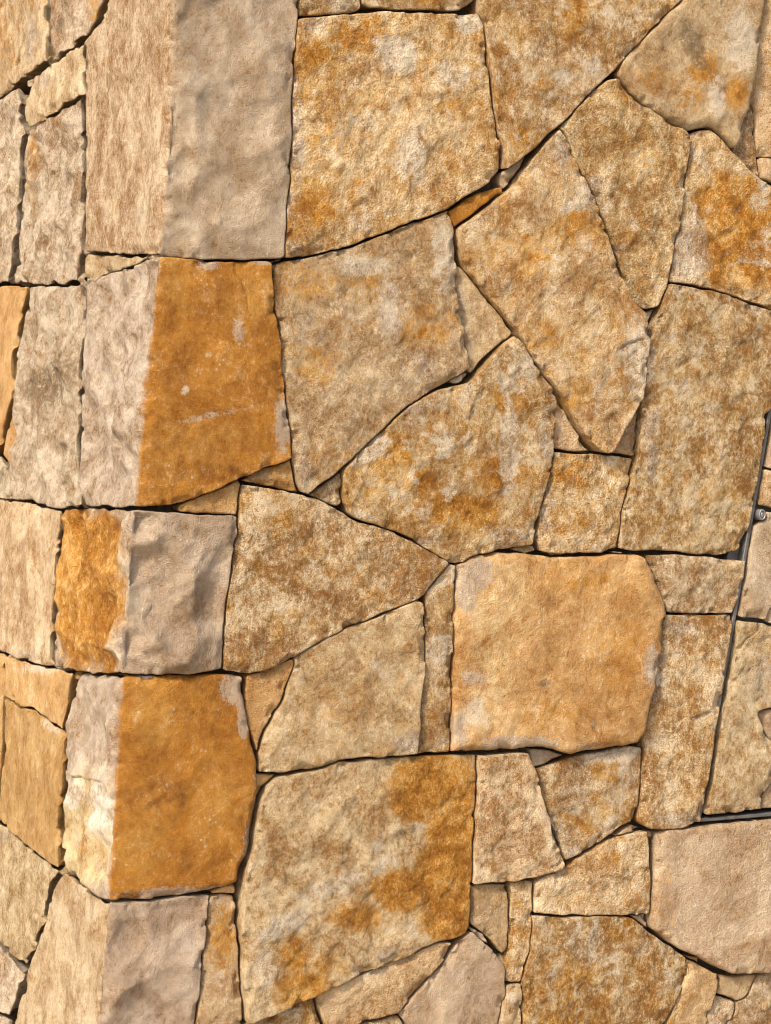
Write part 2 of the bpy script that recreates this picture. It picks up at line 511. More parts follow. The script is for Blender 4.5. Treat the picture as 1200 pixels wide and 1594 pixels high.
    allv = np.vstack([wv, back1, back2]); m = len(bv)
    faces = list(tris)
    for a, b in bedges:
        i, j = bi[a], bi[b]
        faces.append((b, a, nv+i, nv+j))
        faces.append((nv+j, nv+i, nv+m+i, nv+m+j))
    sm = [True]*len(faces)
    o = link_part(name, allv, faces, M_STONE, parent, label=label, smooth=sm)
    # colour attributes
    me = o.data
    if quoin: t = sstep(-0.0012, 0.0012, uv[:, 0]+0.0014*fbm(p3(uv, 26, k+2.2), 3))
    tl = np.array(L_[0]); tf = np.array(F_[0])
    jit = np.exp(rs.uniform(-0.07, 0.07))*np.array([1, 1+rs.uniform(-.02, .02), 1+rs.uniform(-.04, .04)])
    col = (tl[None]*(1-t[:, None])+tf[None]*t[:, None])*jit
    if tint is not None: col = np.tile(np.array(tint), (len(uv), 1))
    mask = np.zeros((len(uv), 4))
    for bl in blobs:
        kind, cx, cy, rx, ry = bl[:5]; st = bl[5] if len(bl) > 5 else 1.0; an = math.radians(bl[6]) if len(bl) > 6 else 0.0
        c0 = np.array(to_uv(cx, cy))
        ax = np.array(to_uv(cx+rx*math.cos(an), cy+rx*math.sin(an)))-c0
        ay = np.array(to_uv(cx-ry*math.sin(an), cy+ry*math.cos(an)))-c0
        if quoin and (ax[0]+c0[0])*c0[0] < 0: ax = c0-np.array(to_uv(cx-rx*math.cos(an), cy-rx*math.sin(an)))
        J = np.linalg.inv(np.column_stack([ax, ay]))
        e = ((uv-c0)@J.T); rr = np.sqrt((e**2).sum(1))
        val = st*sstep(1.75, 0.25, rr)
        if quoin: val = val*((uv[:, 0] < 0) == (c0[0] < 0))
        if kind in TINTS:
            vv_ = np.clip(val*(1+1.6*fbm(p3(uv, 45, k+8.8), 4, 0.65)), 0, 1)[:, None]
            col = col*(1-vv_)+np.array(TINTS[kind])*vv_
            continue
        ch_ = 'opgd'.index(kind)
        mask[:, ch_] = np.maximum(mask[:, ch_], val)
    def full(a):
        return np.vstack([a, a[bv], a[bv]])
    def put(nm, a):
        at = me.attributes.new(nm, 'FLOAT_COLOR', 'POINT')
        at.data.foreach_set('color', full(a).astype(np.float32).ravel())
    one = np.ones((len(uv), 1))
    put('tint', np.hstack([col, one]))
    put('mask', mask)
    put('par', np.column_stack([par(1)*rs.uniform(0.65, 1.25), par(2)*rs.uniform(0.8, 1.15), par(6), one[:, 0]]))
    sv = rs.uniform(-20, 20, 3)
    put('seed', np.tile(np.append(sv, np.exp(rs.uniform(-0.42, 0.38))), (len(uv), 1)))
    return o

# ------------------------------------------------------------------ the stones (outlines traced along the joints, photo pixels on the wall faces)
def S(px, typ, blobs=(), **kw):
    on_left = sum(p[0]-arris_px(p[1]) for p in px) < 0
    return stone(kw.pop('name', 'stone'), px, left=typ if on_left else None, front=None if on_left else typ, blobs=blobs, **kw)
def Q(px, lt, ft, blobs=(), **kw):
    return stone('corner_stone', px, left=lt, front=ft, blobs=blobs, **kw)
def W(px, typ, blobs=(), **kw):
    return S(px, typ, blobs, name='wedge_stone', **kw)

# left face
S([(-70,-70),(79,-70),(80,0),(83,35),(87,98),(70,108),(50,122),(40,133),(0,158),(-70,190)], 'Y', [('o',10,60,25,50,.45),('g',60,60,18,60,.6)], gap=.0036, proud=0.018, cracks=[([(52,45),(44,80),(32,112)],.003,.005)])
S([(79,-70),(185,-70),(174,0),(160,35),(146,55),(125,70),(100,90),(87,98),(83,35),(80,0)], 'P', [('o',160,10,12,30,.6)], gap=.0036, proud=0.013)
S([(87,100),(112,80),(140,60),(138,100),(138,148),(115,163),(95,175),(70,193),(52,203),(46,180),(46,158),(55,138),(62,118)], 'Y', [('g',75,125,14,15,.7)], gap=.004, proud=0.011)
W([(47,127),(66,116),(62,134),(50,138)], 'P')
S([(-70,192),(0,160),(40,136),(46,158),(46,180),(50,210),(46,260),(42,300),(41,333),(35,400),(28,443),(0,447),(-70,450)], 'P', gap=.003, proud=0.021)
S([(52,203),(70,193),(95,175),(115,163),(138,148),(137,250),(137,360),(139,395),(134,402),(132,432),(134,441),(80,445),(28,443),(35,400),(41,333),(42,300),(46,260),(50,210)],
  'P', [('o',62,235,10,55,.6),('o',58,300,8,40,.5),('o',100,190,14,12,.5)], gap=.0036, proud=0.014, label='pale rough split stone with a yellow streak')
W([(134,402),(139,394),(180,397),(240,400),(213,413),(190,421),(167,428),(147,440),(138,440),(132,432)], 'Y', proud=.004, smooth_it=2)
S([(-70,450),(0,447),(30,445),(58,446),(55,470),(48,500),(40,540),(36,553),(35,590),(34,620),(25,650),(15,690),(8,705),(0,716),(-70,760)], 'A', proud=0.024)
W([(34,620),(36,680),(24,733),(12,708),(20,665)], 'A')
S([(-70,760),(0,717),(10,706),(24,735),(24,778),(5,777),(-70,775)], 'P')
S([(58,446),(100,445),(136,441),(141,460),(138,520),(134,600),(132,680),(132,735),(140,765),(139,788),(117,792),(85,791),(60,781),(24,778),(24,735),(36,680),(34,620),(36,553),(48,500),(55,470)],
  'P', [('d',85,600,38,30,1.4),('d',108,578,22,28,1.5),('d',66,605,18,22,1.1)], proud=0.017, label='pale rough split stone with a dark patch in the middle')  # darker brown towards the middle
S([(3,778),(24,778),(60,782),(85,792),(106,793),(104,830),(98,870),(95,930),(90,975),(89,1005),(92,1040),(33,1024),(2,1012),(3,900),(5,833)], 'Y', [('g',50,1020,40,10,.6)], proud=0.015)
S([(-70,775),(5,777),(5,833),(3,900),(2,1012),(-70,1000)], 'P')
S([(-70,1002),(2,1012),(14,1019),(12,1065),(14,1095),(12,1150),(10,1200),(4,1275),(-70,1240)], 'A')
S([(14,1019),(33,1024),(92,1040),(122,1047),(116,1070),(113,1100),(106,1140),(80,1118),(60,1104),(40,1100),(28,1093),(13,1085),(12,1065)], 'A', [('p',70,1040,45,10,.7)], proud=0.012)
S([(13,1085),(28,1093),(40,1100),(60,1104),(80,1118),(106,1140),(105,1200),(100,1250),(98,1300),(99,1352),(70,1335),(40,1310),(30,1300),(4,1277),(10,1200),(12,1150),(14,1110)], 'A', [('p',85,1130,18,8,.7,35)], proud=0.011)
S([(-70,1242),(4,1280),(30,1302),(43,1315),(70,1336),(99,1354),(84,1378),(78,1400),(70,1440),(52,1485),(40,1503),(20,1484),(0,1462),(-70,1400)], 'Y', [('g',15,1300,20,10,.6)], proud=0.007)
S([(-70,1402),(0,1463),(20,1486),(42,1510),(30,1560),(20,1585),(0,1572),(-70,1530)], 'P')
S([(-70,1532),(0,1573),(20,1587),(22,1600),(10,1664),(-70,1664)], 'P')

# corner stones
Q([(185,-70),(174,0),(160,35),(146,55),(140,62),(138,100),(138,148),(137,250),(137,345),(139,392),(180,396),(220,398),(252,399),(300,404),(400,406),(425,405),(442,402),(442,393),(444,343),(450,283),(452,233),(453,167),(457,100),(462,30),(463,0),(465,-70)],
  'K', 'G', [('p',225,330,14,40,.45),('g',195,40,14,12,.5)], proud=.008, label='tall corner stone, peach on its left face and smooth grey on the front')
Q([(141,460),(138,444),(147,440),(167,428),(190,421),(213,413),(240,400),(252,399),(300,404),(400,407),(421,408),(424,450),(433,510),(438,565),(444,630),(450,668),(453,714),(420,726),(375,745),(330,765),(285,782),(240,789),(180,791),(140,789),(140,765),(132,735),(132,680),(134,600),(138,520)],
  'V', 'O', [('b',320,470,70,26,.35),('b',270,570,46,36,.3),('b',400,590,30,22,.3),('a',390,470,34,40,.8),('a',300,690,70,36,.9),('a',260,450,26,40,.6),('b',330,735,60,12,.6),('g',322,410,16,11,.9),('g',368,510,12,36,.55),('g',437,660,13,48,.95),('g',345,642,95,7,.6,-12),('g',400,408,30,6,.7),('p',285,607,6,6,.95),('p',322,552,6,6,.8),('p',268,585,8,2,1.0)], cracks=[([(357,408),(375,440),(388,500)],.003,0),([(206,560),(200,640),(196,680)],.004,.003)], proud=.010,
  label='corner stone with a rusty orange front and a pale rough left face')
Q([(106,793),(139,789),(180,791),(214,793),(278,797),(330,801),(370,803),(368,833),(360,895),(351,935),(349,983),(346,1043),(300,1049),(195,1050),(160,1050),(124,1046),(92,1040),(89,1005),(90,975),(95,930),(98,870),(104,830)],
  'P', 'R', [('o',122,905,24,120,1.9),('o',165,855,27,50,1.9),('o',148,940,40,75,1.9),('o',172,1005,14,40,1.7),('o',130,1000,26,30,1.6)], proud=.009, label='corner stone with a chipped grey front and an orange stain on the left face')
Q([(124,1047),(160,1050),(195,1051),(300,1050),(346,1049),(379,1052),(381,1100),(391,1143),(399,1183),(401,1214),(398,1277),(382,1341),(372,1374),(330,1388),(283,1395),(230,1401),(170,1404),(145,1390),(123,1374),(102,1355),(99,1327),(99,1290),(102,1230),(105,1167),(110,1110),(116,1070)],
  'V', 'O', [('b',250,1240,46,34,.6),('b',320,1100,34,36,.4),('b',300,1330,60,24,.3),('a',230,1120,34,46,.9),('a',350,1240,36,50,.8),('a',215,1310,34,40,.8),('g',364,1072,22,26,1.0),('g',377,1118,11,34,1.0),('g',310,1392,120,13,.95),('g',390,1330,16,55,.8),('g',398,1240,8,60,.6),('g',150,1100,40,70,.6),('y',140,1292,38,72,1.6),('w',165,1250,12,50,1.2),('y',130,1330,26,40,1.2),('a',138,1310,9,34,.8),('w',120,1235,14,20,1.0)],
  cracks=[([(104,1204),(140,1211),(180,1217)],.002,-.007)], proud=.008, rnd=.013, label='corner stone with a rusty orange front and a white and yellow left face')
Q([(102,1357),(123,1375),(145,1391),(170,1405),(230,1402),(283,1396),(329,1391),(327,1405),(323,1444),(315,1511),(307,1591),(300,1664),(10,1664),(22,1600),(30,1560),(42,1515),(52,1485),(70,1440),(78,1400),(84,1380)],
  'Y', 'G', [('d',240,1580,14,30,.3)], proud=.002, label='lowest corner stone in view, cream on its left face and grey-brown on the front')

# front face, top
S([(465,-70),(560,-70),(561,0),(562,15),(547,21),(490,26),(465,26),(463,0)], 'B', [('g',520,10,40,20,.5)], proud=.002)
S([(562,-70),(745,-70),(742,0),(730,10),(715,17),(660,18),(575,14),(563,8),(562,0)], 'T', [('o',660,-5,30,14,.8)], proud=.002)
S([(462,30),(490,27),(547,21),(600,18),(700,19),(744,20),(752,37),(755,67),(762,123),(768,173),(777,213),(783,235),(782,265),(765,282),(740,299),(697,326),(633,349),(587,368),(545,383),(510,393),(475,400),(442,402),(442,393),(444,343),(450,283),(452,233),(453,167),(457,100)],
  'T', [('o',560,55,50,26,.75),('o',505,85,34,28,.65),('o',488,145,28,18,.6),('o',505,220,45,20,.6),('o',490,320,30,32,.75),('o',700,165,24,10,.5),('o',545,280,40,25,.4),('p',612,80,28,26,1.0),('p',730,35,22,18,1.1),('p',640,250,26,32,.9),('p',560,330,26,30,.5),('p',700,120,40,20,.4),('g',461,180,9,120,.95),('g',455,350,16,55,.9),('g',480,40,22,14,.7)], cracks=[([(459,166),(472,170),(482,173)],.003,.002),([(456,262),(468,272),(480,277)],.003,.004)], proud=.004)
S([(745,-70),(1090,-70),(1062,0),(1013,47),(967,97),(943,122),(927,137),(897,167),(867,197),(833,227),(800,255),(784,266),(783,235),(777,213),(768,173),(762,123),(755,67),(752,37),(744,18),(742,0)],
  'T', [('o',892,22,16,30,.85),('o',845,130,20,22,.6),('o',805,215,18,30,.7),('o',770,130,12,40,.5),('p',870,120,18,12,.5)], proud=.006)
S([(1090,-70),(1192,-70),(1190,0),(1188,33),(1181,83),(1173,143),(1160,193),(1147,228),(1138,234),(1122,213),(1108,201),(1087,200),(1067,205),(1037,188),(1000,165),(977,146),(957,117),(967,97),(1013,47),(1062,0)],
  'S', [('d',1075,70,16,42,1.35,-25),('o',1092,105,22,24,1.1),('o',1010,125,40,26,.55),('o',1075,150,40,26,.5),('o',1142,145,18,26,1.0),('p',1112,150,13,30,1.2),('p',1150,60,26,50,.9),('g',985,125,14,10,.6,40),('g',1015,160,14,10,.6)], tint=(.455,.325,.175), proud=.008, rnd=.012,
  label='smooth tan stone with a dark brown smear running down it')
S([(1192,-70),(1270,-70),(1270,250),(1200,246),(1182,243),(1180,180),(1173,150),(1181,83),(1188,33),(1190,0)], 'S', proud=-.006)
S([(1182,243),(1200,246),(1270,250),(1270,303),(1200,285),(1186,279)], 'S')
W([(1147,230),(1160,193),(1173,152),(1180,180),(1182,240),(1186,277),(1165,264),(1150,245)], 'B', proud=-.008)
S([(943,124),(958,122),(977,146),(1000,165),(1037,188),(1067,207),(1072,215),(1067,267),(1059,333),(1052,375),(1043,415),(1036,450),(1024,478),(1003,484),(985,470),(972,445),(957,400),(940,345),(925,310),(908,280),(890,245),(877,212),(867,200),(897,167),(927,137)],
  'T', [('g',915,290,14,40,.7,60),('g',955,390,10,45,.7,70),('p',985,350,26,14,.5),('o',960,150,24,18,.5),('o',985,250,40,18,.4)], proud=.007)  # slanted grey strips paint the shade on its left side face
W([(946,127),(960,124),(977,146),(970,149),(955,138)], 'G')
S([(709,357),(735,338),(785,300),(800,287),(828,243),(867,200),(877,212),(890,245),(908,280),(925,318),(940,365),(957,410),(972,450),(985,472),(1000,487),(1006,530),(1003,560),(1002,585),(996,622),(975,655),(962,680),(950,702),(940,707),(927,702),(905,677),(883,643),(860,602),(830,565),(801,518),(783,493),(747,450),(722,415),(715,400),(710,375)],
  'T', [('o',885,350,18,24,.8),('o',815,400,50,40,.5),('o',850,520,45,35,.45),('o',880,620,18,22,.5),('p',985,560,20,64,.9),('p',905,310,14,34,.9,60),('p',940,600,20,30,.5),('g',870,240,14,34,.7)], cracks=[([(1002,526),(975,532),(945,548)],.004,.004)], proud=.012)
W([(698,329),(726,313),(752,297),(784,290),(785,299),(735,336),(708,356),(702,345)], 'O', proud=-.004, smooth_it=1, label='narrow orange wedge stone set between three big tan stones')
W([(784,268),(800,257),(822,240),(815,258),(798,285),(786,296),(782,284)], 'G', proud=-.006)
S([(1072,208),(1087,203),(1108,203),(1125,220),(1138,235),(1150,245),(1165,265),(1187,280),(1200,286),(1270,305),(1270,505),(1200,482),(1157,468),(1127,456),(1093,448),(1040,438),(1043,415),(1052,375),(1059,333),(1067,267),(1072,215)],
  'T', [('g',1075,380,34,60,.85),('g',1090,235,30,34,.6),('o',1135,315,42,40,1.4),('o',1160,370,62,55,1.4),('o',1200,420,60,40,.9),('o',1120,430,26,16,.7),('o',1230,350,60,60,.9),('p',1065,420,22,20,.5)], proud=.003,
  label='stone with grey left side and bright rust patch on the right')

# front face, middle
S([(424,412),(442,404),(475,400),(510,394),(545,384),(587,369),(633,350),(697,327),(704,350),(709,375),(710,400),(712,467),(720,507),(725,540),(729,572),(697,594),(633,631),(583,678),(560,701),(530,728),(477,772),(466,768),(458,735),(453,714),(450,668),(444,630),(438,565),(433,510),(424,450)],
  'B', [('o',470,440,42,34,.62),('o',565,440,30,24,.45),('o',665,510,40,44,.55),('o',500,560,50,26,.4),('p',565,415,38,13,1.1),('p',690,400,18,50,1.0),('p',605,500,14,40,.6),('g',605,480,22,60,.7),('g',640,580,40,40,.55),('g',480,520,34,50,.5),('d',510,640,40,22,.35),('g',470,730,16,40,.6)], proud=.005)
W([(714,412),(722,417),(747,450),(783,493),(801,520),(775,540),(750,562),(735,582),(729,575),(725,540),(720,507),(712,467),(711,420)], 'S', [('g',722,480,8,50,.7)], proud=-.004, smooth_it=3)  # grey strip paints shade down the left edge
W([(700,596),(708,588),(729,577),(733,582),(727,590),(712,598)], 'G', [('p',715,590,20,12,1)], proud=-.002, label='small white pebble stuck in a joint')
S([(801,520),(830,565),(858,600),(864,625),(865,667),(860,723),(848,765),(838,800),(830,850),(800,854),(777,857),(733,867),(711,879),(699,876),(667,855),(640,840),(613,827),(567,813),(540,800),(533,780),(533,732),(560,702),(583,679),(633,632),(677,607),(700,601),(727,594),(737,582),(775,542)],
  'T', [('o',612,715,26,30,1.2),('o',650,750,30,20,.7),('o',785,615,26,26,.7),('o',720,795,60,28,1.1),('o',770,745,36,30,1.0),('o',600,760,45,14,.6),('p',788,690,12,62,1.4),('p',790,600,20,14,.9),('p',575,700,30,11,1.3,-40),('p',800,565,28,20,1.0),('p',690,690,24,20,.8),('p',700,760,16,14,.7),('g',655,640,34,18,.75),('g',690,665,22,40,.6),('g',850,650,14,80,.85),('g',790,835,40,14,.7)], proud=.006,
  label='big rounded stone with ochre stains and a white vein')
W([(480,772),(533,732),(533,785),(525,790),(510,785),(490,776)], 'B', proud=-.004, smooth_it=2)
W([(278,790),(285,782),(330,765),(375,745),(377,752),(371,803),(330,801),(278,797)], 'A', proud=-.003, smooth_it=2)
W([(377,747),(420,726),(453,714),(458,735),(466,768),(430,762),(400,755),(380,750)], 'A', [('g',400,742,24,12,.5)], proud=-.003, smooth_it=2)
W([(424,409),(432,402),(444,400),(440,405)], 'G', smooth_it=1)
W([(864,628),(872,625),(883,643),(905,677),(922,703),(890,703),(862,700),(865,667)], 'S', proud=-.005, smooth_it=3)
W([(996,624),(996,660),(990,712),(950,707),(962,680),(975,655)], 'S', proud=-.005, smooth_it=3)
W([(1001,488),(1023,480),(1014,502),(1007,528)], 'G', proud=-.012)
S([(862,702),(890,704),(922,705),(990,713),(982,750),(968,795),(964,830),(960,855),(942,862),(880,864),(843,860),(837,845),(840,805),(850,765),(860,723)], 'T', [('o',890,740,30,22,.7),('g',852,780,14,70,.8),('o',900,820,20,14,.4)], proud=0)
S([(1038,440),(1093,449),(1127,457),(1157,470),(1200,484),(1270,505),(1270,630),(1202,634),(1193,648),(1188,700),(1180,750),(1172,795),(1164,832),(1148,857),(1120,866),(1083,863),(1013,857),(985,858),(960,855),(964,830),(968,795),(982,750),(990,713),(996,660),(996,624),(1002,585),(1003,560),(1007,530),(1013,505),(1024,480),(1032,462)],
  'T', [('g',1160,490,34,22,.7),('p',1050,450,22,14,.7),('g',1010,640,12,140,.7),('g',1120,700,24,24,.5),('p',1070,600,16,14,.4),('o',1115,770,40,16,.45)], proud=.005)
S([(377,752),(400,755),(430,762),(466,768),(490,775),(510,785),(533,798),(567,813),(613,827),(640,840),(667,855),(699,876),(680,900),(660,926),(647,934),(600,953),(550,973),(510,991),(460,1022),(423,1041),(384,1050),(346,1043),(349,983),(351,935),(360,895),(368,833),(371,803)],
  'T', [('o',437,810,12,10,.7),('o',375,1010,16,30,.5),('p',660,870,18,12,.5)], proud=.004)
W([(384,1052),(423,1041),(458,1024),(459,1035),(446,1075),(430,1107),(413,1137),(402,1172),(398,1170),(391,1143),(381,1100)], 'A', proud=-.003, smooth_it=3)
S([(459,1035),(460,1022),(510,991),(550,973),(600,953),(650,933),(657,940),(661,965),(662,1000),(660,1035),(655,1085),(652,1135),(648,1176),(600,1178),(550,1180),(525,1184),(505,1194),(477,1199),(430,1204),(401,1203),(402,1172),(413,1137),(430,1107),(446,1075)],
  'S', [('g',630,1155,24,18,.85),('g',465,1050,16,18,.6),('o',540,1110,50,30,.35),('d',560,1080,40,12,.25),('p',585,1035,10,30,.5,-30)], proud=.006)
S([(699,876),(711,880),(709,910),(707,935),(706,990),(707,1010),(704,1050),(703,1100),(700,1171),(680,1173),(648,1176),(652,1135),(655,1085),(660,1035),(662,1000),(661,965),(660,926),(680,900)], 'T', [('p',685,1005,22,18,1.2),('g',690,1160,10,14,.6)], tint=(.46,.31,.15), proud=.001)
S([(711,880),(733,868),(777,858),(800,860),(835,862),(880,866),(940,864),(985,860),(1003,866),(1017,897),(1030,933),(1035,955),(1032,970),(1026,1007),(1017,1053),(1010,1093),(1006,1120),(999,1145),(985,1158),(930,1167),(883,1173),(855,1166),(830,1162),(800,1167),(740,1170),(700,1171),(703,1100),(704,1050),(707,1010),(706,990),(707,935),(709,910)],
  'A', [('b',960,1090,60,30,.22,-40),('y',780,930,50,60,.30),('a',900,900,60,26,.5),('a',960,1010,40,60,.5),('y',760,1060,40,80,.35),('a',860,1110,60,24,.4),('g',730,900,36,22,1.3,-40),('g',722,925,16,30,.9),('g',1006,1035,14,34,.85),('p',1004,1040,8,22,.5),('g',735,1055,22,14,.7),('p',735,1110,26,26,.7),('g',712,1140,14,34,.8),('g',800,1155,70,12,.9),('g',900,1160,40,9,.6),('o',965,1060,40,20,.45,-40),('o',980,990,24,40,.4),('d',840,1062,10,6,1.3),('d',917,1125,5,8,1.3),('o',985,900,30,30,.3)], proud=.011, rnd=.014,
  label='large smooth apricot stone with rounded corners')
S([(1003,862),(1083,864),(1161,872),(1158,900),(1150,935),(1141,957),(1090,957),(1037,955),(1030,933),(1017,897)], 'C', proud=.003)
S([(1035,955),(1090,957),(1141,957),(1137,1000),(1127,1055),(1118,1110),(1106,1185),(1096,1240),(1089,1280),(1060,1288),(1033,1291),(1008,1291),(993,1281),(994,1250),(999,1200),(1003,1165),(1000,1147),(1006,1120),(1010,1093),(1017,1053),(1026,1007),(1032,970)],
  'T', [('g',1060,975,26,22,.85),('p',1050,1010,20,14,.5),('g',1025,1050,14,60,.6),('g',1050,1275,40,14,.8),('g',1020,1140,18,50,.5)], cracks=[([(1062,1122),(1098,1106),(1116,1112)],.002,-.005)], proud=.004)
W([(803,853),(834,850),(836,858),(820,862),(803,859)], 'S', proud=-.006)
W([(857,861),(882,861),(880,866),(860,866)], 'S', proud=-.008, smooth_it=1)
W([(957,858),(975,858),(973,863),(955,863)], 'G', proud=-.006, smooth_it=1)

# front face, bottom
S([(430,1210),(477,1200),(505,1195),(527,1185),(600,1180),(648,1177),(700,1174),(741,1174),(742,1227),(737,1311),(734,1377),(730,1441),(722,1455),(705,1461),(677,1467),(630,1488),(560,1515),(493,1547),(433,1575),(382,1594),(380,1584),(374,1511),(372,1461),(374,1381),(388,1330),(398,1285),(405,1245),(415,1225)],
  'C', [('o',676,1220,58,44,1.9),('o',640,1250,30,26,1.6),('o',705,1290,36,66,2.0),('o',694,1370,46,52,2.0),('o',620,1385,38,30,1.6),('o',695,1430,38,32,1.8),('o',470,1540,44,32,1.3),('o',452,1485,24,34,.9),('o',555,1425,46,24,.9),('o',500,1500,30,24,.7),('p',520,1375,70,16,.7,-20),('p',440,1435,50,16,1.0,-25),('p',590,1330,14,40,.7),('p',410,1500,16,40,.7),('p',645,1288,16,12,.5),('g',635,1445,20,18,.5),('g',600,1480,30,12,.6,-25)], proud=.007,
  label='big cream stone with a deep rust patch down its right side')
W([(401,1205),(435,1206),(415,1225),(403,1243),(400,1214)], 'A')
W([(331,1388),(350,1381),(370,1376),(369,1394),(330,1394)], 'A', smooth_it=1)
S([(330,1395),(369,1395),(372,1427),(372,1461),(374,1511),(380,1584),(384,1664),(300,1664),(307,1591),(315,1511),(323,1444),(327,1405)], 'S', [('o',348,1460,24,50,.75),('p',340,1525,14,14,.5),('g',345,1405,24,8,.6)], proud=-.002)
S([(493,1547),(560,1516),(630,1489),(677,1468),(700,1464),(707,1470),(693,1494),(683,1508),(647,1545),(622,1578),(590,1587),(540,1600),(507,1602),(497,1575)], 'S', [('p',580,1515,30,10,.5,-20),('g',520,1570,30,16,.4)], proud=.002)
S([(382,1594),(433,1576),(490,1549),(497,1575),(507,1602),(520,1664),(384,1664)], 'T', [('o',480,1590,20,20,.5)], proud=-.004)
S([(540,1600),(590,1588),(622,1579),(632,1594),(650,1664),(520,1664),(507,1602)], 'B', proud=-.002)
S([(727,1452),(735,1448),(760,1470),(780,1490),(788,1505),(787,1528),(789,1545),(776,1594),(770,1664),(650,1664),(632,1594),(622,1579),(647,1547),(683,1509),(695,1494),(710,1468)], 'D', [('g',730,1540,50,60,.6),('p',700,1510,16,10,.4)], proud=0)
W([(731,1440),(757,1455),(762,1470),(750,1463),(733,1449)], 'G', proud=-.004)
S([(741,1174),(790,1171),(818,1169),(828,1190),(833,1201),(840,1231),(853,1271),(858,1301),(868,1320),(881,1350),(867,1355),(833,1365),(800,1371),(734,1377),(737,1311),(742,1227)], 'C', proud=.009)
W([(828,1166),(855,1168),(884,1176),(860,1190),(834,1196),(829,1185)], 'G', proud=-.010)
S([(835,1198),(883,1181),(930,1171),(985,1160),(1002,1163),(999,1200),(994,1250),(990,1276),(965,1288),(943,1305),(917,1326),(890,1337),(878,1340),(872,1316),(860,1285),(850,1255),(840,1225)], 'T', [('p',960,1172,38,10,1.1,-8),('o',945,1200,30,16,.6),('o',900,1280,34,20,.45),('g',985,1230,10,50,.5),('g',895,1325,20,8,.8)], proud=-.001)
W([(854,1275),(862,1290),(873,1317),(868,1321),(858,1303)], 'G', smooth_it=1)
S([(833,1372),(850,1362),(868,1356),(882,1351),(895,1338),(920,1326),(945,1307),(965,1300),(1008,1293),(1011,1330),(1013,1380),(1012,1423),(980,1426),(900,1425),(832,1425)], 'C', [('o',955,1340,20,16,.6),('o',900,1400,40,12,.5),('o',985,1400,20,14,.5)], proud=.002)
W([(957,1302),(985,1281),(1001,1290),(985,1297)], 'S', proud=-.004, smooth_it=1)
W([(1010,1295),(1019,1294),(1016,1340),(1012,1368)], 'S', smooth_it=1)
W([(984,1426),(1012,1423),(1011,1447)], 'G', smooth_it=1)
S([(1020,1295),(1033,1292),(1088,1284),(1200,1274),(1270,1268),(1270,1510),(1200,1514),(1170,1515),(1130,1514),(1105,1503),(1080,1488),(1050,1475),(1030,1460),(1012,1446),(1014,1380),(1018,1340)], 'D', [('o',1035,1400,14,60,.35)], proud=.010, rnd=.010,
  label='large plain buff stone, smooth and evenly coloured')
W([(1154,1279),(1182,1276),(1172,1286),(1165,1288)], 'S', proud=.006, smooth_it=1)
W([(1065,1487),(1093,1491),(1092,1501),(1080,1497)], 'S', smooth_it=1)
S([(832,1426),(900,1426),(983,1427),(1011,1448),(1030,1462),(1050,1477),(1068,1490),(1066,1525),(1050,1565),(1035,1594),(1030,1664),(800,1664),(812,1594),(813,1530),(825,1484)], 'T', [('p',922,1460,7,36,1.4,8),('p',905,1482,16,8,1.0),('p',895,1450,6,24,.8,30),('g',845,1450,14,24,.6),('o',965,1450,24,18,.6),('o',880,1530,50,30,.5),('o',880,1590,60,20,.6),('p',855,1515,10,8,.6)], proud=.004)
S([(734,1378),(790,1377),(794,1400),(795,1440),(791,1480),(783,1487),(760,1458),(731,1438)], 'S', proud=-.004)
S([(797,1374),(833,1370),(832,1425),(825,1484),(813,1530),(787,1530),(788,1503),(793,1470),(796,1430)], 'T', proud=-.004)
S([(789,1533),(813,1530),(812,1594),(800,1664),(770,1664),(776,1594),(787,1548)], 'S', [('p',795,1552,8,10,.8)])
S([(1068,1491),(1093,1502),(1107,1512),(1122,1517),(1115,1550),(1105,1580),(1098,1600),(1095,1664),(1030,1664),(1035,1594),(1050,1565),(1066,1525)], 'S')
S([(1122,1517),(1150,1518),(1182,1517),(1172,1540),(1165,1553),(1150,1560),(1135,1553),(1116,1548)], 'S')
S([(1116,1549),(1135,1554),(1147,1561),(1146,1580),(1135,1600),(1140,1664),(1095,1664),(1100,1594)], 'C')
S([(1182,1517),(1200,1516),(1270,1512),(1270,1664),(1140,1664),(1135,1600),(1147,1578),(1150,1560),(1165,1553),(1172,1540)], 'B')

# ------------------------------------------------------------------ stone-clad access hatch let into the wall
def wpt(px, py, h):
    u, v = to_uv(px, py)
    return np.array([ua(v)+u, -h, v])
def bar(name, line, wl, wr, h0, h1, mat, parent, bev=0.0015):
    """flat steel bar along a line of photo points on the wall face; wl / wr metres left and right of it"""
    P = [wpt(x, y, 0) for x, y in line]; v, f = [], []
    for i, p in enumerate(P):
        d = P[min(i+1, len(P)-1)]-P[max(i-1, 0)]; d /= np.linalg.norm(d)
        n = np.array([-d[2], 0, d[0]])
        prof = [(-wl, h0), (-wl, h1-bev), (-wl+bev, h1), (wr-bev, h1), (wr, h1-bev), (wr, h0)]
        for s, hh in prof: v.append(p+n*s+np.array([0, -hh, 0]))
    m = 6
    for i in range(len(P)-1):
        for k in range(m):
            f.append((i*m+k, i*m+(k+1) % m, (i+1)*m+(k+1) % m, (i+1)*m+k))
    f.append(tuple(range(m))[::-1]); f.append(tuple(range((len(P)-1)*m, len(P)*m)))
    return link_part(name, v, f, mat, parent)

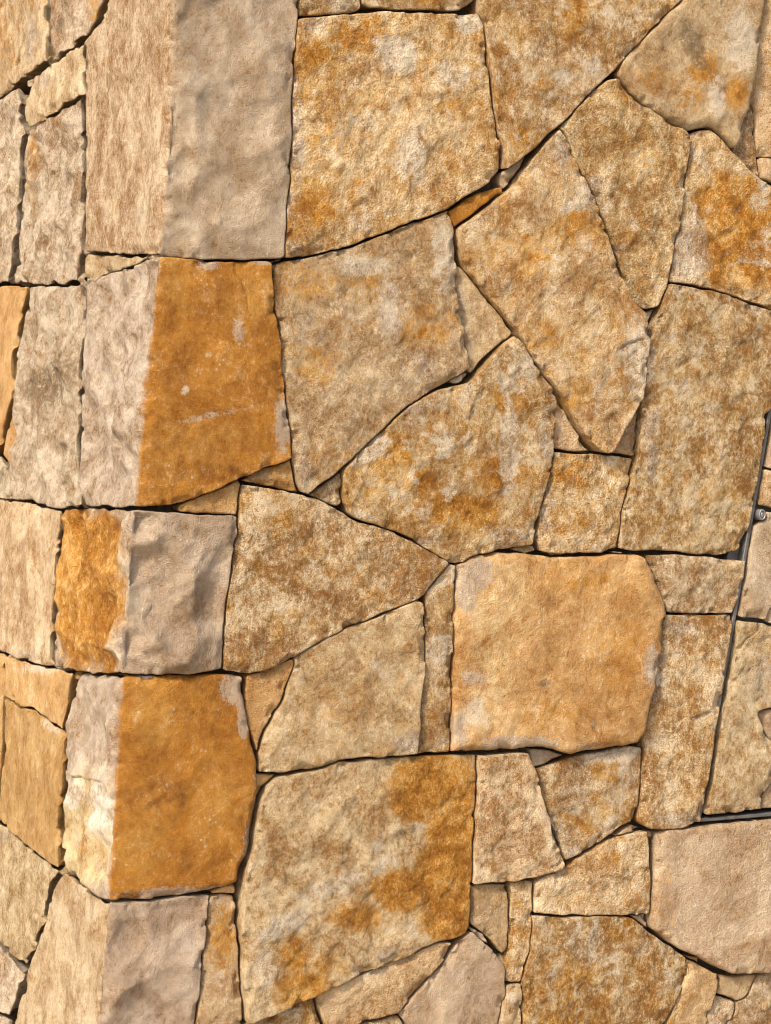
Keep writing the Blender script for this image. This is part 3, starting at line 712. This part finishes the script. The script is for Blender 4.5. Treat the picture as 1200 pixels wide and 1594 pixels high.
hatch = bpy.data.objects.new('access_hatch', None); COL.objects.link(hatch)
hw = wpt(1185, 1270, 0); WORLD['access_hatch'] = hw
hatch.parent = wall; hatch.location = hw-WORLD[wall.name]
hatch['label'] = 'stone-faced access hatch in a thin grey steel frame with a round lock'
LT, LB, RB_, RT = (1203, 632), (1091.5, 1278), (1282, 1261), (1282, 632)
bar('frame_bar', [(1203.5, 630), (1090, 1280)], .0042, .0042, -.06, -.006, M_STEEL, hatch)
bar('frame_bar', [(1088.5, 1277.5), (1284, 1261.5)], .0038, .0038, -.06, -.003, M_STEEL, hatch)
bar('frame_bar', [(1198, 634), (1284, 632)], .006, .006, -.06, -.004, M_STEEL, hatch)
bar('frame_bar', [(1281, 638), (1281, 1256)], .006, .006, -.06, -.004, M_STEEL, hatch)
bar('backing_plate', [(1236, 640), (1195, 1262)], .10, .07, -.058, -.04, M_STEEL_D, hatch)
bar('frame_flange', [(1192.5, 640), (1082, 1278)], .016, .010, -.058, -.026, M_STEEL_D, hatch)
def H(px, typ, blobs=(), **kw): return S(px, typ, blobs, parent=hatch, depth=.05, **kw)
H([(1206,648),(1272,642),(1272,733),(1200,729),(1193,727),(1199,690)], 'D')
H([(1192,729),(1200,730),(1272,735),(1272,800),(1200,791),(1190,787),(1183,787),(1187,765)], 'C')
H([(1192,795),(1272,803),(1272,930),(1200,945),(1193,955),(1190,964),(1150,962),(1156,940),(1162,900),(1169,855),(1176,818),(1186,813),(1193,806)], 'D', [('p',1175,900,20,40,.4)], tint=(.43,.33,.22))
H([(1194,957),(1200,946),(1272,932),(1272,975),(1200,971),(1193,968)], 'G')
H([(1148,966),(1190,969),(1200,973),(1272,977),(1272,1090),(1192,1104),(1179,1109),(1188,1132),(1200,1152),(1212,1186),(1202,1215),(1194,1230),(1188,1240),(1184,1254),(1187,1261),(1140,1266),(1097,1269),(1104,1230),(1113,1190),(1124,1120),(1132,1080),(1139,1040),(1146,1000)], 'Y', [('g',1188,1040,24,46,.6,30),('p',1190,1085,10,20,.5)], tint=(.54,.40,.225), cracks=[([(1142,1022),(1160,1000),(1186,976)],.002,.005)])
H([(1179,1110),(1192,1105),(1272,1092),(1272,1182),(1212,1186),(1200,1152),(1188,1132)], 'D', proud=-.004)
H([(1187,1261),(1184,1254),(1188,1241),(1195,1230),(1203,1215),(1213,1188),(1272,1184),(1272,1255)], 'D', proud=-.006)

def lathe(name, prof, centre, mat, parent, sx=1.0, seg=28):
    v, f = [], []
    for r_, y in prof:
        for s in range(seg):
            a = 2*math.pi*s/seg; v.append((centre[0]+r_*sx*math.cos(a), centre[1]-y, centre[2]+r_*math.sin(a)))
    for k in range(len(prof)-1):
        for s in range(seg):
            t_ = (s+1) % seg; f.append((k*seg+s, k*seg+t_, (k+1)*seg+t_, (k+1)*seg+s))
    f.append(tuple(range((len(prof)-1)*seg, len(prof)*seg)))
    return link_part(name, v, f, mat, parent, smooth=[True]*(len(f)-1)+[False])
lc = wpt(1185, 801, 0)
lathe('lock', [(.0115, -.04), (.0115, .004), (.0105, .0055), (.0085, .0055), (.0078, .002), (.0055, .001), (.0052, .0045), (.0035, .0048)], lc, M_LOCK, hatch, 0.72)

# ------------------------------------------------------------------ the wall goes on past the frame of the photograph
rf = random.Random(5)
def strip(x0, x1, y0, y1, nx, ny, types, jx=14, jy=16, fixed=''):
    gx = [[None]*(nx+1) for _ in range(ny+1)]
    for j in range(ny+1):
        for i in range(nx+1):
            x = x0+(x1-x0)*i/nx; y = y0+(y1-y0)*j/ny
            if 0 < i < nx: x += rf.uniform(-jx, jx)
            if 0 < j < ny: y += rf.uniform(-jy, jy)
            gx[j][i] = (x, y)
    for j in range(ny):
        for i in range(nx):
            q = [gx[j][i], gx[j][i+1], gx[j+1][i+1], gx[j+1][i]]
            S(q, rf.choice(types), coarse=2.2)
strip(1274, 1620, -70, 626, 2, 3, 'TTSCDB')
strip(1290, 1620, 630, 1262, 2, 3, 'TTSCDB')
strip(1274, 1620, 1266, 1664, 2, 2, 'TTSCDB')
strip(470, 1620, -330, -74, 5, 1, 'TTSCB')
strip(320, 1620, 1668, 1990, 5, 1, 'TTSCB')
strip(-70, 200, -330, -74, 2, 1, 'PYA', 8)
strip(-60, 10, 1668, 2200, 1, 1, 'PY', 8)
strip(-170, -74, -330, 2200, 1, 8, 'PYAP', 8)
Q([(204,-330),(275,-330),(466,-330),(466,-74),(270,-74),(204,-74)], 'P', 'T', coarse=2)
Q([(14,1668),(146,1668),(316,1668),(316,2200),(120,2200),(14,2200)], 'Y', 'G', coarse=2)
